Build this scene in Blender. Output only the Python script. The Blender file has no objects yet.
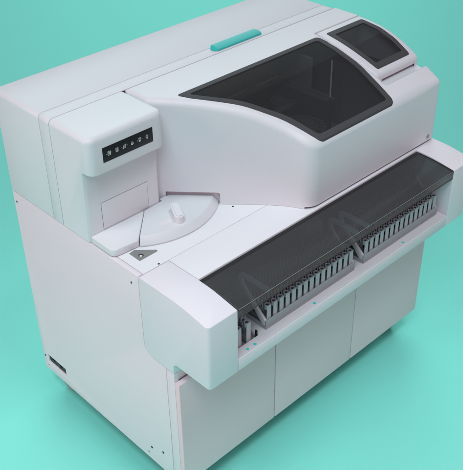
import bpy, bmesh, math, random
from mathutils import Vector, Matrix
from mathutils.geometry import delaunay_2d_cdt

random.seed(4)
scene = bpy.context.scene
col = scene.collection

# ------------------------------------------------------------------ materials
def principled(name, rgb, rough=0.4, metal=0.0, spec=0.5, grain=0.02, bump=0.0, bscale=900.0):
    m = bpy.data.materials.new(name); m.use_nodes = True
    nt = m.node_tree; b = nt.nodes['Principled BSDF']
    b.inputs['Metallic'].default_value = metal
    b.inputs['Specular IOR Level'].default_value = spec
    tc = nt.nodes.new('ShaderNodeTexCoord')
    nz = nt.nodes.new('ShaderNodeTexNoise'); nz.inputs['Scale'].default_value = 7.0
    nz.inputs['Detail'].default_value = 6.0
    nt.links.new(tc.outputs['Object'], nz.inputs['Vector'])
    rp = nt.nodes.new('ShaderNodeMapRange')
    rp.inputs['To Min'].default_value = max(0.02, rough - 0.05); rp.inputs['To Max'].default_value = rough + 0.05
    nt.links.new(nz.outputs['Fac'], rp.inputs['Value']); nt.links.new(rp.outputs['Result'], b.inputs['Roughness'])
    mx = nt.nodes.new('ShaderNodeMix'); mx.data_type = 'RGBA'
    mx.inputs['A'].default_value = (*[c * (1 - grain) for c in rgb], 1)
    mx.inputs['B'].default_value = (*[min(1, c * (1 + grain)) for c in rgb], 1)
    nt.links.new(nz.outputs['Fac'], mx.inputs['Factor']); nt.links.new(mx.outputs['Result'], b.inputs['Base Color'])
    if bump:
        n2 = nt.nodes.new('ShaderNodeTexNoise'); n2.inputs['Scale'].default_value = bscale
        nt.links.new(tc.outputs['Object'], n2.inputs['Vector'])
        bp = nt.nodes.new('ShaderNodeBump'); bp.inputs['Strength'].default_value = bump; bp.inputs['Distance'].default_value = 0.0005
        nt.links.new(n2.outputs['Fac'], bp.inputs['Height']); nt.links.new(bp.outputs['Normal'], b.inputs['Normal'])
    return m

def smoked(name, tint, ior=1.45, rough=0.06, veil=0.0, vc=(.5, .5, .51)):
    m = bpy.data.materials.new(name); m.use_nodes = True
    nt = m.node_tree; nt.nodes.clear()
    out = nt.nodes.new('ShaderNodeOutputMaterial')
    tr = nt.nodes.new('ShaderNodeBsdfTransparent'); tr.inputs['Color'].default_value = (*tint, 1)
    gl = nt.nodes.new('ShaderNodeBsdfGlossy'); gl.inputs['Roughness'].default_value = rough
    fr = nt.nodes.new('ShaderNodeFresnel'); fr.inputs['IOR'].default_value = ior
    mx = nt.nodes.new('ShaderNodeMixShader')
    base = tr
    if veil:
        df = nt.nodes.new('ShaderNodeBsdfDiffuse'); df.inputs['Color'].default_value = (*vc, 1)
        base = nt.nodes.new('ShaderNodeMixShader'); base.inputs[0].default_value = veil
        nt.links.new(tr.outputs[0], base.inputs[1]); nt.links.new(df.outputs[0], base.inputs[2])
    nt.links.new(fr.outputs[0], mx.inputs[0]); nt.links.new(base.outputs[0], mx.inputs[1]); nt.links.new(gl.outputs[0], mx.inputs[2])
    nt.links.new(mx.outputs[0], out.inputs['Surface'])
    return m

WHITE = principled('white_plastic', (0.765, 0.765, 0.785), 0.42, spec=0.4, grain=0.008, bump=0.05)
WHITE2 = principled('door_paint_bounce_tint', (0.85, 0.635, 0.665), 0.45, spec=0.4, grain=0.01, bump=0.06)  # pink tint in the colour offsets turquoise floor bounce on the doors
PANEL = principled('panel_paint_bounce_tint', (0.80, 0.730, 0.762), 0.45, spec=0.4, grain=0.01, bump=0.06)  # casing white tinted pink against light bounced from the floor
CAP = principled('cap_plastic', (0.785, 0.75, 0.785), 0.42, spec=0.4, grain=0.008, bump=0.05)  # slight pink in the colour counters floor bounce on the cap fronts
LIDM = principled('lid_plastic_shaded', (0.685, 0.69, 0.71), 0.42, spec=0.4, grain=0.008, bump=0.05)  # greyer than the deck: shade from hood and tower put into the colour
LEDGE_SHADE = principled('ledge_top_shade_grey', (0.57, 0.555, 0.57), 0.45, spec=0.3, grain=0.01)  # grey stands in for the shade under the smoked cover
LEDGE = principled('ledge_plastic', (0.775, 0.715, 0.75), 0.45, spec=0.4, grain=0.008, bump=0.05)
CORE = principled('inner_steel', (0.35, 0.35, 0.36), 0.5)
FLAP_SEAM = principled('flap_seam_grey', (0.16, 0.16, 0.17), 0.7)
SEAM = principled('dark_gap', (0.05, 0.05, 0.055), 0.7)
RIM = principled('window_rim', (0.075, 0.075, 0.079), 0.6, spec=0.12, grain=0.03)
BLACK = principled('black_panel', (0.012, 0.012, 0.013), 0.4, spec=0.3)
STRIP = principled('black_strip', (0.018, 0.018, 0.02), 0.45, spec=0.35)
INNER = principled('chamber_grey', (0.13, 0.13, 0.135), 0.6)
INNER2 = principled('chamber_light_grey', (0.42, 0.42, 0.43), 0.5)
CHAMBER = principled('chamber_mid_grey', (0.42, 0.42, 0.43), 0.6)
INNER3 = principled('chamber_dark', (0.055, 0.055, 0.057), 0.6)
RACK = principled('rack_grey', (0.50, 0.48, 0.51), 0.45, grain=0.03)
RACKBODY = principled('rack_body_grey', (0.17, 0.17, 0.18), 0.5)
FINGER = principled('spring_grey', (0.40, 0.40, 0.42), 0.4)
RACKDARK = principled('rack_socket_dark', (0.02, 0.02, 0.022), 0.6)
TRAY = principled('tray_grey', (0.33, 0.345, 0.365), 0.45, grain=0.02)
HANDLE = principled('handle_grey', (0.62, 0.62, 0.64), 0.4, grain=0.02)
RODM = principled('pale_rail', (0.60, 0.78, 0.74), 0.35)
STEEL = principled('brushed_steel', (0.45, 0.44, 0.42), 0.35, metal=0.9)
ZINC = principled('grey_insert', (0.27, 0.27, 0.265), 0.5, metal=0.2)
TEAL = principled('teal_lens', (0.03, 0.56, 0.50), 0.35)
ICON = principled('icon_print', (0.62, 0.62, 0.62), 0.5)
SCREWM = principled('screw_dark', (0.06, 0.06, 0.06), 0.4, metal=0.6)
RUBBER = principled('caster_rubber', (0.33, 0.32, 0.31), 0.6)
LABELM = principled('label_print', (0.755, 0.72, 0.735), 0.5)
GLASS = smoked('smoked_window', (0.52, 0.52, 0.53), 1.07, veil=.052)
GLASS2 = smoked('smoked_cover', (0.46, 0.46, 0.47), 1.08, veil=.085)
GLASS3 = smoked('smoked_lip', (0.64, 0.62, 0.63), 1.05, veil=.14, vc=(.60, .47, .48))  # pinkish veil colour offsets turquoise floor bounce on the lip
EDGE = principled('acrylic_edge_glint', (0.22, 0.22, 0.22), 0.3)
FLOORM = principled('turquoise_floor', (0.28, 0.88, 0.755), 0.75, spec=0.12, grain=0.006)

# satin vinyl floor: half diffuse, half broad sheen
_nt = FLOORM.node_tree; _b = _nt.nodes['Principled BSDF']
_gl = _nt.nodes.new('ShaderNodeBsdfGlossy'); _gl.inputs['Roughness'].default_value = 0.62
_mx = _nt.nodes.new('ShaderNodeMixShader'); _mx.inputs[0].default_value = 0.36
_nt.links.new(_b.inputs['Base Color'].links[0].from_socket, _gl.inputs['Color'])
_nt.links.new(_b.outputs[0], _mx.inputs[1]); _nt.links.new(_gl.outputs[0], _mx.inputs[2])
_nt.links.new(_mx.outputs[0], _nt.nodes['Material Output'].inputs['Surface'])

# ------------------------------------------------------------------ helpers
def origin_of(o):
    p = Vector((0, 0, 0))
    while o is not None:
        p += o.location; o = o.parent
    return p

def obj(name, bm, mat, parent=None, smooth=35, label=None):
    off = origin_of(parent)
    bmesh.ops.translate(bm, verts=bm.verts, vec=-off)
    me = bpy.data.meshes.new(name); bm.to_mesh(me); bm.free()
    me.materials.append(mat)
    if smooth:
        me.shade_smooth()
        me.set_sharp_from_angle(angle=math.radians(smooth))
    o = bpy.data.objects.new(name, me); col.objects.link(o)
    if parent: o.parent = parent
    if label: o['label'] = label
    return o

def thing(name, label, cat, loc, group=None):
    o = bpy.data.objects.new(name, None); col.objects.link(o)
    o.location = loc; o.empty_display_size = 0.1
    o['label'] = label; o['category'] = cat
    if group: o['group'] = group
    return o

def join(bm, other):
    me = bpy.data.meshes.new('tmp'); other.to_mesh(me); other.free()
    bm.from_mesh(me); bpy.data.meshes.remove(me)

def box(x0, x1, y0, y1, z0, z1, bev=0.0, seg=2):
    bm = bmesh.new()
    bmesh.ops.create_cube(bm, size=1)
    for v in bm.verts:
        v.co = Vector(((x0 + x1) / 2 + v.co.x * (x1 - x0), (y0 + y1) / 2 + v.co.y * (y1 - y0), (z0 + z1) / 2 + v.co.z * (z1 - z0)))
    if bev: bmesh.ops.bevel(bm, geom=list(bm.edges), offset=bev, segments=seg, profile=0.5, affect='EDGES')
    return bm

def fillet(pts, default=0.0, step=8):
    """closed polygon of (a, b[, r]) -> polygon with rounded corners"""
    out = []; n = len(pts)
    for i in range(n):
        p = Vector(pts[i][:2]); r = pts[i][2] if len(pts[i]) > 2 else default
        a = Vector(pts[i - 1][:2]); b = Vector(pts[(i + 1) % n][:2])
        if r <= 0: out.append((p.x, p.y)); continue
        da = (a - p); db = (b - p); la, lb = da.length, db.length
        da.normalize(); db.normalize()
        ang = math.acos(max(-1, min(1, da.dot(db))))
        if ang > math.radians(179.5): out.append((p.x, p.y)); continue
        t = r / math.tan(ang / 2); tm = min(la, lb) * 0.495
        if t > tm: t = tm; r = t * math.tan(ang / 2)
        c = p + (da + db).normalized() * (r / math.sin(ang / 2))
        s = p + da * t - c; e = p + db * t - c
        a0 = math.atan2(s.y, s.x); a1 = math.atan2(e.y, e.x); d = (a1 - a0 + math.pi) % (2 * math.pi) - math.pi
        k = max(2, int(step * abs(d) / (math.pi / 2)) + 1)
        for j in range(k + 1):
            q = a0 + d * j / k
            out.append((c.x + r * math.cos(q), c.y + r * math.sin(q)))
    res = []
    for p in out:
        if not res or (Vector(p) - Vector(res[-1])).length > 1e-5: res.append(p)
    if (Vector(res[0]) - Vector(res[-1])).length < 1e-5: res.pop()
    return res

def area(poly):
    return 0.5 * sum(poly[i - 1][0] * poly[i][1] - poly[i][0] * poly[i - 1][1] for i in range(len(poly)))

def ccw(poly): return list(poly) if area(poly) > 0 else list(reversed(poly))

def inside(p, poly):
    x, y = p; r = False; n = len(poly)
    for i in range(n):
        x0, y0 = poly[i - 1]; x1, y1 = poly[i]
        if (y0 > y) != (y1 > y) and x < (x1 - x0) * (y - y0) / (y1 - y0) + x0: r = not r
    return r

def inset(poly, d, de=None):
    """offset a CCW polygon inwards, by d or by de[i] along the edge that leaves vertex i"""
    out = []; n = len(poly)
    for i in range(n):
        a, p, b = Vector(poly[i - 1]), Vector(poly[i]), Vector(poly[(i + 1) % n])
        e0 = (p - a).normalized(); e1 = (b - p).normalized()
        n0 = Vector((-e0.y, e0.x)); n1 = Vector((-e1.y, e1.x))
        if de:
            d0, d1 = de[i - 1], de[i]
            cr = e0.x * e1.y - e0.y * e1.x
            if abs(cr) > .15 and abs(d0 - d1) > 1e-9:
                q0 = p + n0 * d0; q1 = p + n1 * d1; df = q1 - q0
                t = (df.x * e1.y - df.y * e1.x) / cr; q = q0 + e0 * t
                out.append((q.x, q.y)); continue
            d = min(d0, d1)
        m = (n0 + n1); m.normalize()
        c = max(0.35, m.dot(n0))
        q = p + m * (d / c)
        out.append((q.x, q.y))
    return out

def triangulate(outer, holes, pts=()):
    co = [Vector(p) for p in outer]; ed = [(i, (i + 1) % len(outer)) for i in range(len(outer))]
    for h in holes:
        s = len(co); co += [Vector(p) for p in h]; ed += [(s + i, s + (i + 1) % len(h)) for i in range(len(h))]
    co += [Vector(p) for p in pts]
    v, e, f, *_ = delaunay_2d_cdt(co, ed, [], 0, 1e-6)
    ok = []
    for t in f:
        c = sum((v[i] for i in t), Vector((0, 0))) / len(t)
        if inside(c, outer) and not any(inside(c, h) for h in holes): ok.append(t)
    return [tuple(p) for p in v], ok

def prism(poly, lo, hi, axis='z', holes=(), bev=0.0, seg=2):
    """extrude a 2-D polygon: axis z uses (x,y), axis x uses (y,z), axis y uses (x,z)"""
    def P(a, b, t): return {'z': (a, b, t), 'x': (t, a, b), 'y': (a, t, b)}[axis]
    poly = ccw(poly); bm = bmesh.new()
    if holes:
        holes = [ccw(h) for h in holes]
        v, f = triangulate(poly, holes)
        L = [bm.verts.new(P(*p, lo)) for p in v]; H = [bm.verts.new(P(*p, hi)) for p in v]
        for t in f:
            bm.faces.new([L[i] for i in reversed(t)]); bm.faces.new([H[i] for i in t])
        cnt = {}
        for t in f:
            for i in range(len(t)):
                a, b = t[i], t[(i + 1) % len(t)]; cnt[(a, b)] = 1
        for (a, b) in list(cnt):
            if (b, a) not in cnt: bm.faces.new([L[a], L[b], H[b], H[a]])
    else:
        L = [bm.verts.new(P(*p, lo)) for p in poly]; H = [bm.verts.new(P(*p, hi)) for p in poly]
        bm.faces.new(list(reversed(L))); bm.faces.new(H)
        n = len(poly)
        for i in range(n): bm.faces.new([L[i], L[(i + 1) % n], H[(i + 1) % n], H[i]])
    bmesh.ops.recalc_face_normals(bm, faces=bm.faces)
    if bev:
        es = [e for e in bm.edges if len(e.link_faces) == 2 and e.calc_face_angle() > math.radians(40)]
        bmesh.ops.bevel(bm, geom=es, offset=bev, segments=seg, profile=0.5, affect='EDGES')
    return bm

def cyl(c, axis, r, h, n=24, r2=None):
    bm = bmesh.new()
    bmesh.ops.create_cone(bm, cap_ends=True, segments=n, radius1=r, radius2=r if r2 is None else r2, depth=h)
    R = Vector((0, 0, 1)).rotation_difference(Vector(axis)).to_matrix().to_4x4()
    bmesh.ops.transform(bm, matrix=Matrix.Translation(c) @ R, verts=bm.verts)
    return bm

def tube(path, r, n=10):
    bm = bmesh.new(); rings = []
    P = [Vector(p) for p in path]
    for i, p in enumerate(P):
        t = ((P[i] - P[i - 1]) if i else (P[1] - P[0])).normalized()
        if 0 < i < len(P) - 1: t = ((P[i] - P[i - 1]).normalized() + (P[i + 1] - P[i]).normalized()).normalized()
        u = Vector((1, 0, 0)); u = (u - t * u.dot(t))
        if u.length < 1e-3: u = Vector((0, 0, 1)); u = (u - t * u.dot(t))
        u.normalize(); w = t.cross(u)
        rings.append([bm.verts.new(p + u * r * math.cos(2 * math.pi * k / n) + w * r * math.sin(2 * math.pi * k / n)) for k in range(n)])
    for a, b in zip(rings, rings[1:]):
        for k in range(n): bm.faces.new([a[k], a[(k + 1) % n], b[(k + 1) % n], b[k]])
    bm.faces.new(list(reversed(rings[0]))); bm.faces.new(rings[-1])
    bmesh.ops.recalc_face_normals(bm, faces=bm.faces)
    return bm

PROF = [(-.03, 1.062), (.03, 1.094), (.06, 1.111), (.099, 1.132), (.135, 1.153), (.169, 1.173), (.215, 1.196), (.264, 1.2145), (.31, 1.2265), (.367, 1.2345), (.424, 1.238), (.50, 1.239), (.62, 1.239)]
def prof(y):
    """smooth (Catmull-Rom) height of the hood over depth y"""
    p = PROF
    if y <= p[0][0]: return p[0][1]
    if y >= p[-1][0]: return p[-1][1]
    i = max(k for k in range(len(p) - 1) if p[k][0] <= y)
    def sl(k):
        a, b = p[max(0, k - 1)], p[min(len(p) - 1, k + 1)]
        return (b[1] - a[1]) / (b[0] - a[0])
    h = p[i + 1][0] - p[i][0]; t = (y - p[i][0]) / h
    return ((2 * t**3 - 3 * t * t + 1) * p[i][1] + (t**3 - 2 * t * t + t) * h * sl(i) + (-2 * t**3 + 3 * t * t) * p[i + 1][1] + (t**3 - t * t) * h * sl(i + 1))

def shell(outline, holes, r, bottom=None, off=0.0, rings=6, grid=0.014, hole_depth=0.0, edge_r=None):
    """curved top following prof() with a rounded edge of radius r and side walls down to bottom(x, y)"""
    outline = ccw(outline); holes = [ccw(h) for h in holes]
    bm = bmesh.new(); R = []
    n = len(outline)
    er = [edge_r(outline[i], outline[(i + 1) % n]) if edge_r else r for i in range(n)]
    vr = [min(er[i - 1], er[i]) for i in range(n)]
    ks = range(rings + 1) if r > 0 else [0]
    for k in ks:
        th = (math.pi / 2) * k / rings if r > 0 else math.pi / 2
        d = 1 - math.cos(th); dz = 1 - math.sin(th)
        ip = inset(outline, d * r, [e * d for e in er] if edge_r else None) if d * r > 1e-9 else outline
        R.append([bm.verts.new((x, y, prof(y) + off - dz * vr[i])) for i, (x, y) in enumerate(ip)])
    for a, b in zip(R, R[1:]):
        for i in range(n): bm.faces.new([a[i], a[(i + 1) % n], b[(i + 1) % n], b[i]])
    if bottom is not None:
        B = []
        for i, (x, y) in enumerate(outline):
            z = bottom[i] if isinstance(bottom, (list, tuple)) else bottom(x, y)
            B.append(bm.verts.new((x, y, z)))
        for i in range(n): bm.faces.new([B[i], B[(i + 1) % n], R[0][(i + 1) % n], R[0][i]])
    last = [(v.co.x, v.co.y) for v in R[-1]]
    ys = [p[1] for p in last]; xs = [p[0] for p in last]
    pts = []
    y = min(ys) + grid / 2
    while y < max(ys):
        x = min(xs) + grid
        while x < max(xs):
            q = (x, y)
            if inside(q, last) and not any(inside(q, h) for h in holes): pts.append(q)
            x += grid * 3
        y += grid
    v, f = triangulate(last, holes, pts)
    key = {(round(a.co.x, 6), round(a.co.y, 6)): a for a in R[-1]}
    V = []
    for p in v:
        k = (round(p[0], 6), round(p[1], 6))
        V.append(key.get(k) or bm.verts.new((p[0], p[1], prof(p[1]) + off)))
    for t in f:
        try: bm.faces.new([V[i] for i in t])
        except ValueError: pass
    if hole_depth:
        es = [e for e in bm.edges if len(e.link_faces) == 1 and all(any(abs(w.co.x - p[0]) < 1e-6 and abs(w.co.y - p[1]) < 1e-6 for h in holes for p in h) for w in e.verts)]
        ret = bmesh.ops.extrude_edge_only(bm, edges=es)
        bmesh.ops.translate(bm, verts=[g for g in ret['geom'] if isinstance(g, bmesh.types.BMVert)], vec=(0, 0, -hole_depth))
    bmesh.ops.remove_doubles(bm, verts=bm.verts, dist=1e-6)
    bmesh.ops.recalc_face_normals(bm, faces=bm.faces)
    return bm

def rrect(x0, x1, y0, y1, r, step=6):
    return fillet([(x0, y0), (x1, y0), (x1, y1), (x0, y1)], r, step)

FLOOR_Z = -0.10
# ------------------------------------------------------------------ setting
fb = bmesh.new()
bmesh.ops.create_grid(fb, x_segments=8, y_segments=8, size=30)
bmesh.ops.translate(fb, verts=fb.verts, vec=(0, 0, FLOOR_Z))
fl = obj('floor', fb, FLOORM, smooth=0); fl['kind'] = 'structure'
fl['label'] = 'plain turquoise studio floor'

# ------------------------------------------------------------------ the machine
A = thing('laboratory_analyzer', 'white floor-standing laboratory analyzer with smoked windows, button tower and tube loader', 'lab analyzer', (0.675, 0.36, FLOOR_Z))

# --- cabinet
obj('cabinet_core', box(.022, 1.328, .024, .858, .003, .578), CORE, A, 0)
obj('cabinet_core', box(.022, 1.328, .125, .858, .580, .845), CORE, A, 0)
side = fillet([(.866, 0), (.866, .8485), (.1655, .8485), (.1655, .5345, .045), (.0615, .5345), (.0615, 0)])
slot = [(.709, .049), (.709, .087), (.831, .087), (.831, .049)]
sp = obj('side_panel', prism(side, 0, .018, 'x', holes=[slot], bev=.0015, seg=2), PANEL, A)
obj('side_panel', prism(side, 1.332, 1.35, 'x', bev=.0015), PANEL, A)
obj('rear_panel', box(.02, 1.33, .8605, .866, .003, .846, .001), WHITE, A)
so = obj('handle_slot', box(.0062, .0215, .7093, .8307, .0493, .0867), BLACK, sp)
o = obj('slot_latch', box(.002, .0060, .752, .768, .058, .080, .002), SCREWM, sp)
obj('slot_latch', box(.003, .0060, .795, .812, .062, .072, .002), SCREWM, sp)
for (y, z, r) in [(.848, .810, .0038), (.200, .806, .0038), (.853, .069, .0045), (.838, .026, .0032), (.178, .069, .005), (.113, .094, .005), (.198, .030, .004)]:
    s = cyl((-.0004, y, z), (1, 0, 0), r, .0016, 18)
    join(s, box(-.0014, -.0009, y - r * .7, y + r * .7, z - r * .16, z + r * .16))
    obj('screw', s, SCREWM if r > .0042 or z > .7 else STEEL, sp)
# corner posts, doors, plinth
obj('corner_post', box(0, .018, .0213, .0588, .002, .5335, .001), PANEL, A)
obj('corner_post', box(1.332, 1.35, .0213, .0588, .002, .5335, .001), PANEL, A)
for i in range(3):
    x0 = (0, .4520, .9020)[i]; x1 = (.4480, .8980, 1.350)[i]
    obj('cabinet_door', box(x0, x1, 0, .0208, .016, .499, .0022, 3), WHITE2, A)
obj('door_gap_strip', box(.021, 1.329, .0212, .0223, .018, .494), SEAM, A, 0)
obj('door_header', box(.0185, 1.3315, .0225, .06, .502, .579, .001), WHITE2, A)
# casters
for (x, y) in [(.052, .785), (1.298, .785), (.07, .10), (1.28, .10)]:
    c = obj('caster', box(x - .018, x + .018, y - .02, y + .02, -.035, -.0005, .003), STEEL, A)
    for sx in (-1, 1): obj('fork_arm', box(x + sx * .019 - .002, x + sx * .019 + .002, y - .018, y + .012, -.07, -.0365, .001), STEEL, c)
    w = cyl((x, y - .008, -.0625), (1, 0, 0), .0375, .026, 32)
    bmesh.ops.bevel(w, geom=[e for e in w.edges if e.calc_face_angle(0) > 1], offset=.005, segments=3, affect='EDGES')
    obj('wheel', w, RUBBER, c); obj('hub', cyl((x, y - .008, -.0625), (1, 0, 0), .014, .036, 20), STEEL, c)

# --- rear housing and top strip
def roundtop(x0, x1, z0, z1, r): return fillet([(x0, z0), (x1, z0), (x1, z1, r), (x0, z1, r)], 0, 8)
obj('rear_housing', prism(roundtop(.0, 1.352, .8515, 1.239, .018), .6085, .867, 'y', bev=.0018), WHITE, A, 40)
ts = obj('top_strip', prism(roundtop(.0, 1.352, .8515, 1.239, .018), .5525, .6064, 'y', bev=.0015), WHITE, A, 40)
obj('housing_core', box(.02, 1.33, .40, .86, .853, 1.205), SEAM, A, 0) if False else None
obj('seam_backing', prism(roundtop(.004, 1.348, .852, 1.2355, .016), .6066, .6083, 'y'), INNER2, A, 0)
obj('seam_backing', prism(roundtop(.0035, 1.3485, .852, 1.2365, .016), .5497, .5523, 'y'), SEAM, A, 0)
# teal status light: faceted bar with pointed ends
lb = bmesh.new()
def ring_at(x, s):
    yc, zc = .583, 1.2392
    return [lb.verts.new((x, yc + (y - yc) * s, zc + (z - zc) * s)) for (y, z) in [(.563, 1.2385), (.563, 1.2445), (.580, 1.2515), (.603, 1.2515), (.605, 1.2385)]]
rs = [ring_at(.716, .45), ring_at(.727, 1), ring_at(.946, 1), ring_at(.957, .45)]
for a, b in zip(rs, rs[1:]):
    for k in range(5): lb.faces.new([a[k], a[(k + 1) % 5], b[(k + 1) % 5], b[k]])
lb.faces.new(rs[0]); lb.faces.new(list(reversed(rs[-1])))
bmesh.ops.recalc_face_normals(lb, faces=lb.faces)
bmesh.ops.bevel(lb, geom=list(lb.edges), offset=.0012, segments=2, affect='EDGES')
obj('status_light', lb, TEAL, ts, 25)

# --- button tower
def tower_block(x0, x1, y0, y1, z0, z1, rv, rt, rb=0.0):
    bm = box(x0, x1, y0, y1, z0, z1)
    es = [e for e in bm.edges if abs(e.verts[0].co.z - e.verts[1].co.z) > .01 and all(abs(v.co.y - y0) < 1e-6 for v in e.verts)]
    bmesh.ops.bevel(bm, geom=es, offset=rv, segments=8, profile=.5, affect='EDGES')
    if rt:
        es = [e for e in bm.edges if all(abs(v.co.z - z1) < 1e-6 for v in e.verts) and not all(abs(v.co.y - y1) < 1e-6 for v in e.verts)]
        bmesh.ops.bevel(bm, geom=es, offset=rt, segments=7, profile=.5, affect='EDGES')
    if rb:
        es = [e for e in bm.edges if all(abs(v.co.z - z0) < 1e-6 for v in e.verts) and not all(abs(v.co.y - y1) < 1e-6 for v in e.verts)]
        bmesh.ops.bevel(bm, geom=es, offset=rb, segments=3, profile=.5, affect='EDGES')
    return bm
tw = prism([(.5493, .8515), (.5493, 1.239), (.352, 1.239), (.352, 1.112), (.400, 1.112), (.400, .8515)], 0, .2945, 'x')
def vert_edges(bm, y): return [e for e in bm.edges if abs(e.verts[0].co.z - e.verts[1].co.z) > .05 and all(abs(v.co.y - y) < 1e-5 for v in e.verts)]
bmesh.ops.bevel(tw, geom=vert_edges(tw, .352), offset=.030, segments=8, profile=.5, affect='EDGES')
bmesh.ops.bevel(tw, geom=vert_edges(tw, .400), offset=.016, segments=6, profile=.5, affect='EDGES')
es = [e for e in tw.edges if all(abs(v.co.z - 1.239) < 1e-5 for v in e.verts) and not all(abs(v.co.y - .5493) < 1e-5 for v in e.verts)]
bmesh.ops.bevel(tw, geom=es, offset=.018, segments=7, profile=.5, affect='EDGES')
es = [e for e in tw.edges if all(abs(v.co.z - 1.112) < 1e-4 for v in e.verts) and e.calc_face_angle(0) > 1 and min(v.co.y for v in e.verts) < .399]
bmesh.ops.bevel(tw, geom=es, offset=.005, segments=3, profile=.5, affect='EDGES')
TW = obj('button_tower', tw, WHITE, A, 40)
bp_ = obj('button_panel', box(.050, .243, .3508, .353, 1.148, 1.198, .0006), BLACK, TW)
# pictograms on the six buttons
zc = 1.1735
X = [.0735 + .0292 * i for i in range(6)]
def pic(cx, items):
    bm = bmesh.new()
    for it in items:
        k = it[0]
        if k == 'r': _, x, z, w, h = it; b = prism(rrect(cx + x - w / 2, cx + x + w / 2, zc + z - h / 2, zc + z + h / 2, min(w, h) * .2, 3), .35035, .3509, 'y')
        elif k == 'f':
            _, x, z, w, h, t = it
            b = prism(rrect(cx + x - w / 2, cx + x + w / 2, zc + z - h / 2, zc + z + h / 2, .0012, 3), .35035, .3509, 'y', holes=[rrect(cx + x - w / 2 + t, cx + x + w / 2 - t, zc + z - h / 2 + t, zc + z + h / 2 - t, .0006, 3)])
        elif k == 'o':
            _, x, z, r1, r2 = it
            b = prism([(cx + x + r1 * math.cos(2 * math.pi * q / 24), zc + z + r1 * math.sin(2 * math.pi * q / 24)) for q in range(24)], .35035, .3509, 'y', holes=[[(cx + x + r2 * math.cos(2 * math.pi * q / 20), zc + z + r2 * math.sin(2 * math.pi * q / 20)) for q in range(20)]] if r2 else ())
        elif k == 'p': b = prism([(cx + a, zc + c) for a, c in it[1]], .35035, .3509, 'y')
        join(bm, b)
    return bm
pics = [
    [('f', 0, 0, .0115, .0140, .0014), ('r', -.0020, 0, .0016, .0085), ('r', .0010, 0, .0016, .0085), ('r', .0036, 0, .0012, .0085), ('o', -.0098, -.001, .0013, 0), ('o', .0100, 0, .0009, 0)],
    [('f', 0, 0, .0105, .0135, .0013), ('r', 0, .0030, .0062, .0013), ('r', 0, .0005, .0062, .0013), ('r', 0, -.0020, .0062, .0013), ('r', 0, -.0042, .0062, .0011)],
    [('o', 0, 0, .0058, .0042), ('r', .0010, .0002, .0072, .0014), ('p', [(.0030, .0030), (.0080, .0050), (.0055, .0078)]), ('p', [(-.0030, -.0030), (-.0080, -.0050), (-.0055, -.0078)]), ('o', -.0112, 0, .0010, 0), ('o', .0112, .001, .0009, 0)],
    [('o', 0, -.0012, .0052, .0030), ('p', [(-.0046, .0012), (.0046, .0012), (0, .0062)]), ('o', 0, -.0012, .0014, 0)],
    [('f', 0, -.0005, .0070, .0120, .0012), ('r', 0, .0062, .0092, .0016), ('r', 0, -.0024, .0040, .0054), ('o', -.0098, -.0005, .0010, 0), ('o', .0100, .0015, .0010, 0)],
    [('o', 0, .0012, .0050, .0034), ('r', 0, -.0046, .0050, .0014), ('r', 0, -.0066, .0036, .0012), ('r', 0, .0010, .0012, .0050)]]
for cx_, it in zip(X, pics):
    pb = pic(cx_, it)
    for v in pb.verts: v.co.x = cx_ + (v.co.x - cx_) * 0.95; v.co.z = zc + (v.co.z - zc) * 1.0
    obj('button_icon', pb, ICON, bp_, 0)
# access flap in the column front
fg = obj('flap_seam', box(.0542, .2418, .3994, .4005, .8810, .9810), FLAP_SEAM, TW, 0)  # dark plate added to draw the shaded gap around the flap
ff = obj('access_flap', box(.0552, .2408, .3985, .4003, .8820, .9800, .0006, 2), WHITE, TW)
em = prism(rrect(.142, .152, .938, .953, .003), .39835, .3987, 'y', holes=[rrect(.1428, .1512, .9388, .9522, .0024)])
obj('flap_emblem', em, LEDGE, ff, 0)
# --- base plate and turntable lid
base = fillet([(.003, .3995), (.003, .286, .022), (.0975, .278, .004), (.2145, .3935), (.2145, .3995)], 0, 8)
obj('tower_base', prism(base, .8515, .879, 'z', bev=.004, seg=3), WHITE, TW)
cx, cy = .270, .502
arc = []
a0 = math.atan2(.276 - cy, .1015 - cx); a1 = math.atan2(.292 - cy, .478 - cx)
for i in range(41):
    t = a0 + (a1 - a0) * i / 40; arc.append((t,))
def dial_ring(R): return [(cx + R * math.cos(t[0]), cy + R * math.sin(t[0])) for t in arc]
dl = bmesh.new()
tail = [(.3480, .4030), (.330, .4130), (.299, .4130), (.2985, .3985), (.2165, .3925)]
levels = []
for (R, z, dd) in [(.2835, .8515, 0), (.2840, .8560, 0), (.2825, .8585, 0), (.2660, .8780, 0), (.2640, .8795, .001), (.2610, .880, .0015)]:
    ring = dial_ring(R)
    # right end follows the hood wall, left end follows the straight parting line
    s = Vector((.2165, .3925)); d0 = Vector((.1015, .277)) - s; d0.normalize()
    k0 = ring[0]
    L = (Vector((cx, cy)) - s)
    bq = L.dot(d0); cq = L.length_squared - R * R
    u = bq + math.sqrt(bq * bq - cq); st = s + d0 * u
    w0 = Vector((.3480, .4030)); d1 = Vector((.468, .278)) - w0; d1.normalize()
    L = Vector((cx, cy)) - w0; bq = L.dot(d1); cq = L.length_squared - R * R
    en = w0 + d1 * (bq + math.sqrt(bq * bq - cq))
    b0 = math.atan2(st.y - cy, st.x - cx); b1 = math.atan2(en.y - cy, en.x - cx)
    pts = [(cx + R * math.cos(b0 + (b1 - b0) * i / 48), cy + R * math.sin(b0 + (b1 - b0) * i / 48)) for i in range(49)] + tail
    levels.append([dl.verts.new((p[0], p[1], z)) for p in pts])
n = len(levels[0])
for a, b in zip(levels, levels[1:]):
    for i in range(n): dl.faces.new([a[i], a[(i + 1) % n], b[(i + 1) % n], b[i]])
dl.faces.new(levels[-1]); dl.faces.new(list(reversed(levels[0])))
bmesh.ops.recalc_face_normals(dl, faces=dl.faces)
D = obj('turntable_lid', dl, LIDM, A, 28)
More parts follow.
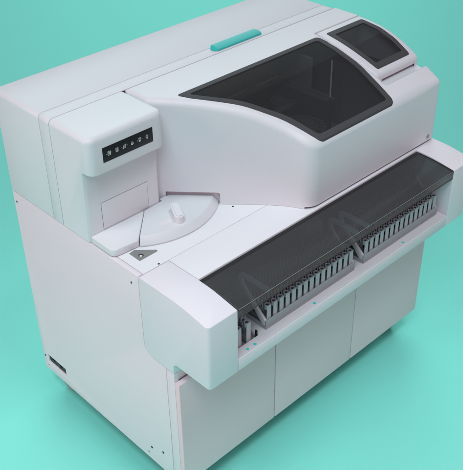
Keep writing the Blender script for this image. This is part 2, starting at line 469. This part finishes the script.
ka, kb = Vector((.2840, .3150)), Vector((.2560, .2610))
kd = (kb - ka).normalized(); kn = Vector((-kd.y, kd.x)); kr = .0145
kp = []
for i in range(13):
    t = math.pi * i / 12; q = kb + kn * kr * math.cos(t) + kd * kr * math.sin(t); kp.append((q.x, q.y))
for i in range(13):
    t = math.pi * i / 12; q = ka - kn * kr * math.cos(t) - kd * kr * math.sin(t); kp.append((q.x, q.y))
kb_ = prism(kp, .8795, .9110, 'z')
es = [e for e in kb_.edges if all(v.co.z > .9 for v in e.verts)]
bmesh.ops.bevel(kb_, geom=es, offset=.005, segments=4, affect='EDGES')
obj('lid_knob', kb_, WHITE, D, 40)
lab = [(.200, .305), (.196, .285), (.243, .279), (.247, .299)]
obj('lid_label', prism(lab, .8799, .8803, 'z'), LABELM, D, 0)

# --- deck
dk = obj('deck', prism([(.0195, .5490), (.0195, .1605), (1.35, .1605), (1.35, .5490)], .840, .850, 'z', bev=.0010), WHITE, A)
obj('deck', prism([(.1210, .1593), (.1210, .0225), (1.2335, .0225), (1.2335, .1593)], .834, .8498, 'z', bev=.0010), WHITE, A)
tri = fillet([(.0535, .2735), (.077, .277), (.1285, .2285), (.126, .220), (.0525, .2190)], .0025, 4)
ti = obj('corner_insert', prism(tri, .8499, .8506, 'z'), ZINC, dk, 0)
tp = prism([(.074 + .0085 * math.cos(2 * math.pi * i / 28), .2395 + .0085 * math.sin(2 * math.pi * i / 28)) for i in range(28)], .8504, .8509, 'z')
obj('insert_hole', tp, SCREWM, ti, 0)
obj('insert_pin', cyl((.0715, .2365, .8511), (0, 0, 1), .0046, .0012, 20), LABELM, ti, 30)
for (x, y) in [(.085, .166), (.474, .236)]:
    obj('deck_screw', cyl((x, y, .8502), (0, 0, 1), .0036, .0012, 16), SCREWM, dk, 30)

# --- hood
wall = fillet([(.2975, .549), (.2975, .448, .03), (.459, .2695, .5), (.548, .1775, .4), (.606, .106, .25), (.640, .031, .062), (1.3515, .031, .012), (1.3515, .1005), (1.1005, .1005, .012),
               (1.0975, .135, .05), (1.0825, .19, .25), (1.0695, .262, .5), (1.0725, .335, .25), (1.0915, .433, .008), (1.3515, .433), (1.3515, .549)], 0, 14)
wall = ccw(wall)
# densify the diagonal so the cut-out over the turntable can start and stop there
def dens(poly, step=.012):
    out = []
    for i in range(len(poly)):
        a, b = Vector(poly[i]), Vector(poly[(i + 1) % len(poly)])
        k = max(1, int((b - a).length / step))
        for j in range(k): q = a.lerp(b, j / k); out.append((q.x, q.y))
    return out
wall = dens(wall)
def zbot(x, y):
    if y > .10 and .328 < x < .453 and x < .62 and y > .26: 
        # rounded corner at the right end of the cut-out
        d = .453 - x
        if d < .008: return 0.897 - .008 + math.sqrt(max(0, .008**2 - (.008 - d)**2))
        return 0.897
    if x > .633 and y < .09: return .8575
    return .8506
# insert exact jump points
w2 = []
for i in range(len(wall)):
    a, b = wall[i], wall[(i + 1) % len(wall)]
    w2.append(a)
    js = []
    for xx in (.328, .4529, .4515, .449, .446, .633):
        for e in (-.00015, .00015):
            if min(a[0], b[0]) < xx + e < max(a[0], b[0]) and max(a[1], b[1]) < .47 and a[1] > .03 and (a[1] > .26 or xx == .633) and a[1] < .46 and abs(a[0]) < .66:
                t = (xx + e - a[0]) / (b[0] - a[0]); js.append((t, (xx + e, a[1] + (b[1] - a[1]) * t)))
    w2 += [p for t, p in sorted(js)]
wall = w2
win1 = fillet([(.386, .404, .010), (.411, .358, .08), (.458, .3045, .4), (.524, .2455, .4), (.573, .189, .4), (.622, .138, .3), (.650, .092, .2), (.678, .0365, .032), (1.078, .0365, .022),
               (1.0815, .10, .3), (1.0760, .200, .5), (1.0685, .270, .5), (1.0765, .404, .016)], 0, 10)
win1i = fillet([(.4225, .382, .006), (.470, .3235, .3), (.543, .2570, .4), (.592, .1965, .4), (.641, .1500, .3), (.667, .1100, .2), (.693, .0560, .020), (1.054, .0560, .012),
                (1.0565, .10, .3), (1.0520, .200, .5), (1.0445, .270, .5), (1.0515, .382, .010)], 0, 10)
def hood_r(a, b):
    if a[1] > .5489 and b[1] > .5489: return .0015
    if min(a[0], b[0]) > 1.345 and max(a[1], b[1]) < .101: return .012
    if min(a[0], b[0]) > 1.06 and max(a[1], b[1]) > .0995: return .003
    return .022 - .010 * max(0, min(1, (max(a[0], b[0]) - 1.24) / .10))
H = obj('analyzer_hood', shell(wall, [win1], .022, zbot, hole_depth=.012, edge_r=hood_r), WHITE, A, 50)
wr = obj('window_frame', shell(win1, [win1i], .003, lambda x, y: prof(y) - .008, off=.0012, rings=3, hole_depth=.006), RIM, H, 50)
obj('window_pane', shell(win1i, [], 0, None, off=-.0022), GLASS, wr, 60)
# recess behind the turntable
rec = box(-.105, .105, 0, .02, .8515, .9)
mdl = Vector((.390, .3475, 0)); ang = math.atan2(.2695 - .448, .459 - .2975)
bmesh.ops.transform(rec, matrix=Matrix.Translation(mdl + Vector((math.sin(-ang), math.cos(ang), 0)) * .013) @ Matrix.Rotation(ang, 4, 'Z'), verts=rec.verts)
obj('turntable_recess', rec, LEDGE, H, 0)
obj('hood_lock', (lambda b: (join(b, cyl((1.3105, .0288, .876), (0, 1, 0), .0042, .003, 20)), b)[1])(cyl((1.3105, .0305, .876), (0, 1, 0), .0078, .005, 28)), STEEL, H, 30)
# inside of the hood
iw = ccw(fillet([(.312, .546), (.312, .45, .03), (.464, .283), (.553, .19), (.612, .118), (.648, .045, .05), (1.084, .045), (1.062, .26), (1.085, .43), (1.085, .546)], 0, 6))
ib = bmesh.new()
lo = [ib.verts.new((x, y, .93)) for x, y in iw]; hi = [ib.verts.new((x, y, prof(y) - .0235)) for x, y in iw]
for i in range(len(iw)): ib.faces.new([lo[i], hi[i], hi[(i + 1) % len(iw)], lo[(i + 1) % len(iw)]])
ib.faces.new(lo)
CH = obj('reaction_chamber', ib, INNER, H, 0)
z0 = 1.08
sh = box(.45, .972, .508, .545, .94, z0, .002)
obj('chamber_shelf', sh, INNER3, CH)
obj('shelf_side', box(.945, .985, .24, .5075, .94, z0 - .002, .002), INNER3, CH)
obj('shelf_trim', box(.45, .80, .5052, .5079, z0 - .003, z0 + .003, .0006), INNER2, CH)
obj('shelf_trim', box(.86, .985, .5052, .5079, z0 - .003, z0 + .003, .0006), INNER2, CH)
obj('shelf_trim', box(.983, .9865, .26, .505, z0 - .004, z0 + .001, .0006), INNER, CH)
obj('shelf_clamp', box(.80, .86, .498, .512, 1.05, z0 + .016, .003), INNER3, CH)
for (x, y, r, zz) in [(.66, .30, .11, .965), (.86, .27, .085, .975), (.93, .43, .05, 1.0)]:
    t = cyl((x, y, zz), (0, 0, 1), r, .05, 48)
    T_ = obj('carousel', t, INNER3, CH, 30)
    for q in range(18):
        aa = 2 * math.pi * q / 18
        obj('vial_cap', cyl((x + r * .78 * math.cos(aa), y + r * .78 * math.sin(aa), zz + .029), (0, 0, 1), r * .09, .008, 12), INNER3, T_, 30)
obj('probe_rail', tube([(1.052, .308, 1.035), (1.052, .308, 1.180)], .0032), RODM, CH)
obj('probe_rail_mount', box(1.036, 1.062, .296, .322, 1.012, 1.034, .004), INNER2, CH)
obj('probe_arm', box(.70, .90, .35, .375, 1.03, 1.045, .004), INNER3, CH)
obj('chamber_partition', box(.99, 1.008, .36, .545, .95, 1.19, .003), INNER, CH)

# --- small lid with its own window, over a hand recess
lid = ccw(fillet([(1.3500, .4305, .004), (1.0950, .4305, .006), (1.0755, .335, .25), (1.0725, .262, .5), (1.0855, .19, .25), (1.1015, .138, .012), (1.3500, .138, .012)], 0, 10))
lid = dens(lid, .01)
l2 = []
for i in range(len(lid)):
    a, b = lid[i], lid[(i + 1) % len(lid)]; l2.append(a); js = []
    for xx in (1.128, 1.326):
        for e in (-.0002, .0002):
            if a[1] < .145 and b[1] < .145 and min(a[0], b[0]) < xx + e < max(a[0], b[0]):
                t = (xx + e - a[0]) / (b[0] - a[0]); js.append((t, (xx + e, a[1] + (b[1] - a[1]) * t)))
    l2 += [p for t, p in sorted(js)]
lid = l2
def lidbot(x, y):
    if y < .145 and 1.128 < x < 1.326: return prof(y) - .019
    return prof(y) - .040
win2 = fillet([(1.1180, .400, .012), (1.1075, .310, .3), (1.1100, .235, .3), (1.1260, .158, .010), (1.3200, .158, .012), (1.3270, .235, .4), (1.3300, .310, .4), (1.3280, .400, .012)], 0, 8)
win2i = fillet([(1.1390, .372, .006), (1.1300, .310, .3), (1.1330, .235, .3), (1.1440, .181, .006), (1.2980, .181, .006), (1.3030, .235, .4), (1.3060, .310, .4), (1.3060, .372, .006)], 0, 8)
LD = obj('reagent_lid', shell(lid, [win2], .010, lidbot, off=.001, rings=5, hole_depth=.012), WHITE, A, 50)
w2f = obj('window_frame', shell(win2, [win2i], .0025, lambda x, y: prof(y) - .007, off=.0022, rings=3, hole_depth=.006), RIM, LD, 50)
obj('window_pane', shell(win2i, [], 0, None, off=-.0014), GLASS, w2f, 60)
# recess floor and chamber beneath the small lid
rf = bmesh.new()
rows = [(.0995, .0), (.104, -.012), (.112, -.024), (.130, -.034), (.155, -.038), (.172, -.040)]
va = [[rf.verts.new((x, y, prof(y) + d)) for x in (1.092, 1.3505)] for y, d in rows]
for a, b in zip(va, va[1:]): rf.faces.new([a[0], a[1], b[1], b[0]])
bmesh.ops.recalc_face_normals(rf, faces=rf.faces)
obj('hand_recess', rf, WHITE, H, 60)
obj('hood_side', prism([(.1005, .852), (.1005, prof(.1005) - .012), (.112, prof(.112) - .027), (.13, prof(.13) - .037), (.172, prof(.172) - .042), (.25, 1.17), (.43, 1.19), (.43, .852)], 1.335, 1.3505, 'x'), WHITE, H, 0)
rc = bmesh.new()
lo = [rc.verts.new(p) for p in [(1.105, .172, 1.03), (1.333, .172, 1.03), (1.333, .43, 1.03), (1.105, .43, 1.03)]]
hi = [rc.verts.new((v.co.x, v.co.y, prof(v.co.y) - .0085)) for v in lo]
for i in range(4): rc.faces.new([lo[i], hi[i], hi[(i + 1) % 4], lo[(i + 1) % 4]])
rc.faces.new(lo)
RC = obj('reagent_chamber', rc, CHAMBER, LD, 0)
obj('chamber_floor', box(1.1055, 1.3325, .1725, .4295, 1.085, 1.100), INNER3, RC, 0)
obj('chamber_step', box(1.1055, 1.150, .29, .4295, 1.1005, 1.125, .002), INNER3, RC)

# --- front loader: end caps, ledge, back wall, cover
cap_yz = fillet([(.1593, .8490, .0), (.02, .8492, .3), (-.045, .8462, .4), (-.147, .8290), (-.147, .5830), (.0075, .5830, .010), (.0215, .5700, .004), (.0215, .5360), (.1640, .5360, .045), (.1640, .8440), (.1593, .8465)], 0, 8)
def end_cap(x0, x1, outer):
    bm = prism(cap_yz, x0, x1, 'x')
    es = [e for e in bm.edges if all(abs(v.co.y + .147) < 1e-4 and abs(v.co.x - outer) < 1e-6 for v in e.verts) and abs(e.verts[0].co.z - e.verts[1].co.z) > .1]
    bmesh.ops.bevel(bm, geom=es, offset=.014, segments=6, profile=.5, affect='EDGES')
    es = [e for e in bm.edges if len(e.link_faces) == 2 and e.calc_face_angle() > math.radians(50)]
    bmesh.ops.bevel(bm, geom=es, offset=.0025, segments=3, profile=.5, affect='EDGES')
    return bm
obj('loader_end_cap', end_cap(0, .1200, 0), CAP, A, 40)
obj('loader_end_cap', end_cap(1.2345, 1.3560, 1.3560), CAP, A, 40)
lg = obj('loader_ledge', prism([(.1208, -.1465), (1.2338, -.1465), (1.2338, .108), (.2430, .108), (.2430, -.1115), (.1208, -.1115)], .5834, .6315, 'z', bev=.0018), LEDGE, A)
obj('ledge_top_shade', prism([(.1214, -.1448), (1.2332, -.1448), (1.2332, .107), (.2436, .107), (.2436, -.1121), (.1214, -.1121)], .6316, .6336, 'z', bev=.0006), LEDGE_SHADE, lg)  # thin plate added on the ledge, cover shade put into its grey
obj('slot_floor', box(.1215, .2425, -.111, .108, .600, .622), INNER, lg, 0)
for (x, y) in [(.1725, -.1345), (.2050, -.1345), (.4850, -.1345), (.9710, -.1345)]:
    dt = cyl((x, y, .6338), (0, 0, 1), .0052, .0014, 24)
    obj('indicator_light', dt, TEAL, lg, 30)
obj('slot_peg', box(.2375, .2420, -.110, -.102, .6225, .652, .001), BLACK, lg)
obj('loader_back_wall', box(.1205, 1.2338, .1095, .116, .60, .838), INNER2, A, 0)
rd = obj('barcode_reader', box(.662, .748, .060, .1085, .652, .7525, .004), HANDLE, A)
obj('reader_window', box(.685, .725, .0592, .0605, .68, .71), BLACK, rd)
# cover (solid acrylic sheet with a front lip)
def capz(y):
    pts = [(-.147, .8275), (-.10, .8350), (-.045, .8405), (.0, .8428), (.022, .8432)]
    for (a, za), (b, zb) in zip(pts, pts[1:]):
        if a <= y <= b: return za + (zb - za) * (y - a) / (b - a)
    return pts[-1][1]
up = [(.0085, capz(.0085))] + [(y, capz(y)) for y in (-.02, -.045, -.07, -.10, -.13)] + [(-.1468, .8277)]
dn = [(-.1468, .8240)] + [(y, capz(y) - .004) for y in (-.13, -.10, -.07, -.045, -.02)] + [(.0085, capz(.0085) - .004)]
CV = obj('loader_cover', prism(up + dn, .1235, 1.2318, 'x'), GLASS2, A, 30)
obj('cover_lip', box(.1236, 1.2317, -.1470, -.1440, .7966, .8238), GLASS3, CV, 0)
obj('cover_hinge_strip', box(.1212, 1.2333, .0088, .0216, .834, .8440, .0008), STRIP, CV)
obj('edge_glint_or_rim', box(.1236, 1.2317, -.1475, -.1460, .8265, .8282, .0005), EDGE, CV)  # grey strip paints the highlight along the cover's front edge
obj('edge_glint_or_rim', box(.1236, 1.2317, -.1474, -.1433, .7955, .7964), RIM, CV)
def edge_strip(x0, x1):
    return prism([(y, capz(y) + .0009) for y in (.0085, -.02, -.045, -.07, -.10, -.13, -.145)] + [(y, capz(y) - .006) for y in (-.145, -.13, -.10, -.07, -.045, -.02, .0085)], x0, x1, 'x')
obj('cover_side_edge', edge_strip(.1222, .1255), RIM, CV, 0)
obj('cover_side_edge', edge_strip(1.2298, 1.2331), STRIP, CV, 0)

# ------------------------------------------------------------------ rack trays
ORD = ['first', 'second', 'third', 'fourth', 'fifth', 'sixth', 'seventh', 'eighth', 'ninth', 'tenth', 'eleventh', 'twelfth', 'thirteenth', 'fourteenth', 'fifteenth']
TRAY_Y0, TRAY_Y1, TZ = -.1135, .062, .6343
def make_tray(x0, x1, label):
    t = thing('rack_tray', label, 'rack tray', ((x0 + x1) / 2, -.02, TZ), 'rack trays in the front loader')
    bm = box(x0, x1, TRAY_Y0, TRAY_Y1, TZ, TZ + .006, .001)
    join(bm, box(x0, x1, TRAY_Y0, TRAY_Y0 + .005, TZ + .0062, TZ + .034, .0012))
    join(bm, box(x0, x1, TRAY_Y1 - .005, TRAY_Y1, TZ + .0062, TZ + .034, .0012))
    join(bm, box(x0, x0 + .004, TRAY_Y0 + .0052, TRAY_Y1 - .0052, TZ + .0062, TZ + .012, .001))
    join(bm, box(x1 - .004, x1, TRAY_Y0 + .0052, TRAY_Y1 - .0052, TZ + .0062, TZ + .012, .001))
    obj('tray_body', bm, TRAY, t)
    for (a, b) in ((x0, x0 + .009), (x1 - .009, x1)):
        # bent strap handle: up and back from the front corner, then forward again along the top
        outer = [(TRAY_Y0 + .0055, TZ + .0125), (-.0930, TZ + .0125), (-.038, .7115), (.005, .752), (.0125, .773), (.0125, .787), (.005, .799), (-.008, .8035), (-.118, .8035), (-.118, .7865), (-.0165, .7865), (-.0075, .781), (-.0065, .772), (-.010, .760), (-.052, .7195), (TRAY_Y0 + .0055, TZ + .034)]
        obj('tray_handle', prism(outer, a, b, 'x', bev=.0015), HANDLE, t, 40)
    return t
make_tray(.277, .7195, 'long grey tray of tube racks nearer the button tower')
make_tray(.7675, 1.2125, 'long grey tray of tube racks at the far right end of the loader')

# ------------------------------------------------------------------ tube racks
def make_rack(loc, label, group):
    t = thing('tube_rack', label, 'tube rack', loc, group)
    x, y, z = loc; w = .0092; Ht = .0855
    fp = prism(fillet([(x - w, y), (x + w, y), (x + w, y + .004), (x - w, y + .004)], .0016, 4), z, z + Ht - .006, 'z')
    join(fp, prism([(x + .0092 * math.cos(2 * math.pi * q / 20), y + .0092 + .0092 * math.sin(2 * math.pi * q / 20)) for q in range(20)], z + Ht - .0225, z + Ht - .006, 'z',
                   holes=[[(x + .0070 * math.cos(2 * math.pi * q / 16), y + .0092 + .0070 * math.sin(2 * math.pi * q / 16)) for q in range(16)]]))
    obj('front_post', fp, RACK, t)
    bm = box(x - w, x + w, y + .0042, y + .165, z, z + .022, .001)
    join(bm, box(x - w, x - w + .002, y + .020, y + .165, z + .050, z + .066))
    join(bm, box(x + w - .002, x + w, y + .020, y + .165, z + .050, z + .066))
    for k in range(9):
        yy = y + .0205 + .0160 * k
        join(bm, box(x - w * .6, x + w * .6, yy, yy + .003, z + .0221, z + Ht - .010))
    obj('rack_body', bm, RACKBODY, t)
    fm = bmesh.new()
    for k in range(9):
        yy = y + .0190 + .0160 * k
        for sx in (-1, 1):
            p = prism([(yy, z + .0663), (yy + .0035, z + .0663), (yy + .0065, z + Ht + .001), (yy + .0100, z + .0663), (yy + .0125, z + .0663), (yy + .0088, z + Ht + .0065), (yy + .0050, z + Ht + .0065)],
                      x + sx * (w - .0012) - .0011, x + sx * (w - .0012) + .0011, 'x')
            join(fm, p)
    obj('spring_fingers', fm, FINGER, t, 0)
    sm = bmesh.new()
    join(sm, cyl((x, y + .0092, z + Ht - .0165), (0, 0, 1), .0069, .012, 16))
    for k in range(9):
        join(sm, cyl((x, y + .0270 + .0160 * k, z + .0221 + .0265), (0, 0, 1), .0062, .052, 14))
    obj('tube_socket', sm, RACKDARK, t, 30)
    return t
def dup(src, loc, label, group):
    r = src.copy(); col.objects.link(r); r.location = loc; r['label'] = label; r['group'] = group
    for ch in src.children:
        c = ch.copy(); col.objects.link(c); c.parent = r
    return r
RZ = TZ + .0064
g1, g2, g3 = 'racks in the tray nearer the tower', 'racks in the tray at the far right', 'racks in the loading slot'
proto = None
for i in range(15):
    x = .2965 + (.7035 - .2965) * i / 14; loc = (x, -.1075, RZ)
    l = f'{ORD[i]} grey tube rack counted from the left in the tray nearer the button tower'
    proto = make_rack(loc, l, g1) if i == 0 else (dup(proto, loc, l, g1), proto)[1]
for i in range(15):
    x = .7875 + (1.1965 - .7875) * i / 14; loc = (x, -.1075, RZ)
    dup(proto, loc, f'{ORD[i]} grey tube rack counted from the left in the far right tray', g2)
dup(proto, (.1655, -.1065, .6225), 'grey tube rack in the loading slot, half hidden by the left end cap', g3)
dup(proto, (.2060, -.1065, .6225), 'grey tube rack in the loading slot, next to the left tray', g3)

# ------------------------------------------------------------------ camera
cd = bpy.data.cameras.new('camera'); cam = bpy.data.objects.new('camera', cd); col.objects.link(cam)
cd.sensor_fit = 'HORIZONTAL'; cd.sensor_width = 36.0; cd.lens = 835.2 / 463.0 * 36.0
cd.clip_start = 0.05; cd.clip_end = 200
Rm = Matrix(((0.71693059, 0.40727469, -0.56580727), (-0.69702934, 0.4040095, -0.59239043), (-0.01267412, 0.81908709, 0.57352917)))
cam.matrix_world = Matrix.Translation((-1.17947084, -1.48579173, 2.40290461)) @ Rm.to_4x4()
scene.camera = cam

# ------------------------------------------------------------------ light (unseen lamps, added or tinted to fit the shading)
w = bpy.data.worlds.new('World'); scene.world = w; w.use_nodes = True
bg = w.node_tree.nodes['Background']; bg.inputs['Color'].default_value = (1.0, 0.82, 0.94, 1); bg.inputs['Strength'].default_value = 0.215  # dim pink ambient, tinted against the turquoise floor bounce
def unseen_softbox(name, loc, target, size, power, color=(1, 1, 1)):
    L = bpy.data.lights.new(name, 'AREA'); L.shape = 'DISK'; L.size = size; L.energy = power; L.color = color
    o = bpy.data.objects.new(name, L); col.objects.link(o); o.location = loc
    o.rotation_euler = (Vector(target) - Vector(loc)).to_track_quat('-Z', 'Y').to_euler()
    return o
def spot(name, loc, target, power, color=(1, 1, 1), deg=52):
    L = bpy.data.lights.new(name, 'SPOT'); L.energy = power; L.color = color; L.spot_size = math.radians(deg); L.spot_blend = 1.0; L.shadow_soft_size = 0.8
    o = bpy.data.objects.new(name, L); col.objects.link(o); o.location = loc
    o.rotation_euler = (Vector(target) - Vector(loc)).to_track_quat('-Z', 'Y').to_euler()
    return o
unseen_softbox('unseen_softbox', (-4.2, -3.6, 8.0), (0.5, 0.3, 0.5), 4.0, 230, (.83, 1.0, 1.14))
unseen_softbox('unseen_softbox', (-8.0, 3.8, 3.0), (0.5, 0.3, 0.5), 5.0, 312, (1.0, .585, .635))  # pink side lamp, tinted to offset floor bounce on the left faces
unseen_softbox('unseen_softbox', (-0.5, -9.0, 3.0), (0.5, 0.3, 0.5), 5.0, 60, (1.0, .15, .18))  # red front lamp added to offset floor bounce on the front faces
unseen_softbox('unseen_softbox', (6.5, 6.7, 6.0), (0.5, 0.3, 0.5), 9.0, 340, (.72, 1.0, .99))  # back lamp added to light the floor sheen towards the camera
spot('added_floor_spot', (-2.0, -0.2, 6.0), (-1.0, 0.0, FLOOR_Z), 470, (.72, 1.0, .98))  # added to brighten the floor left of the cabinet
spot('added_floor_spot', (0.6, -2.0, 6.0), (0.6, -1.1, FLOOR_Z), 610, (.95, 1.0, 1.04))  # added to brighten the floor in front of the doors
scene.view_settings.view_transform = 'Standard'; scene.view_settings.look = 'None'
scene.view_settings.exposure = -0.07; scene.view_settings.gamma = 1
scene.cycles.max_bounces = 10; scene.cycles.transparent_max_bounces = 16
scene.cycles.use_denoising = True
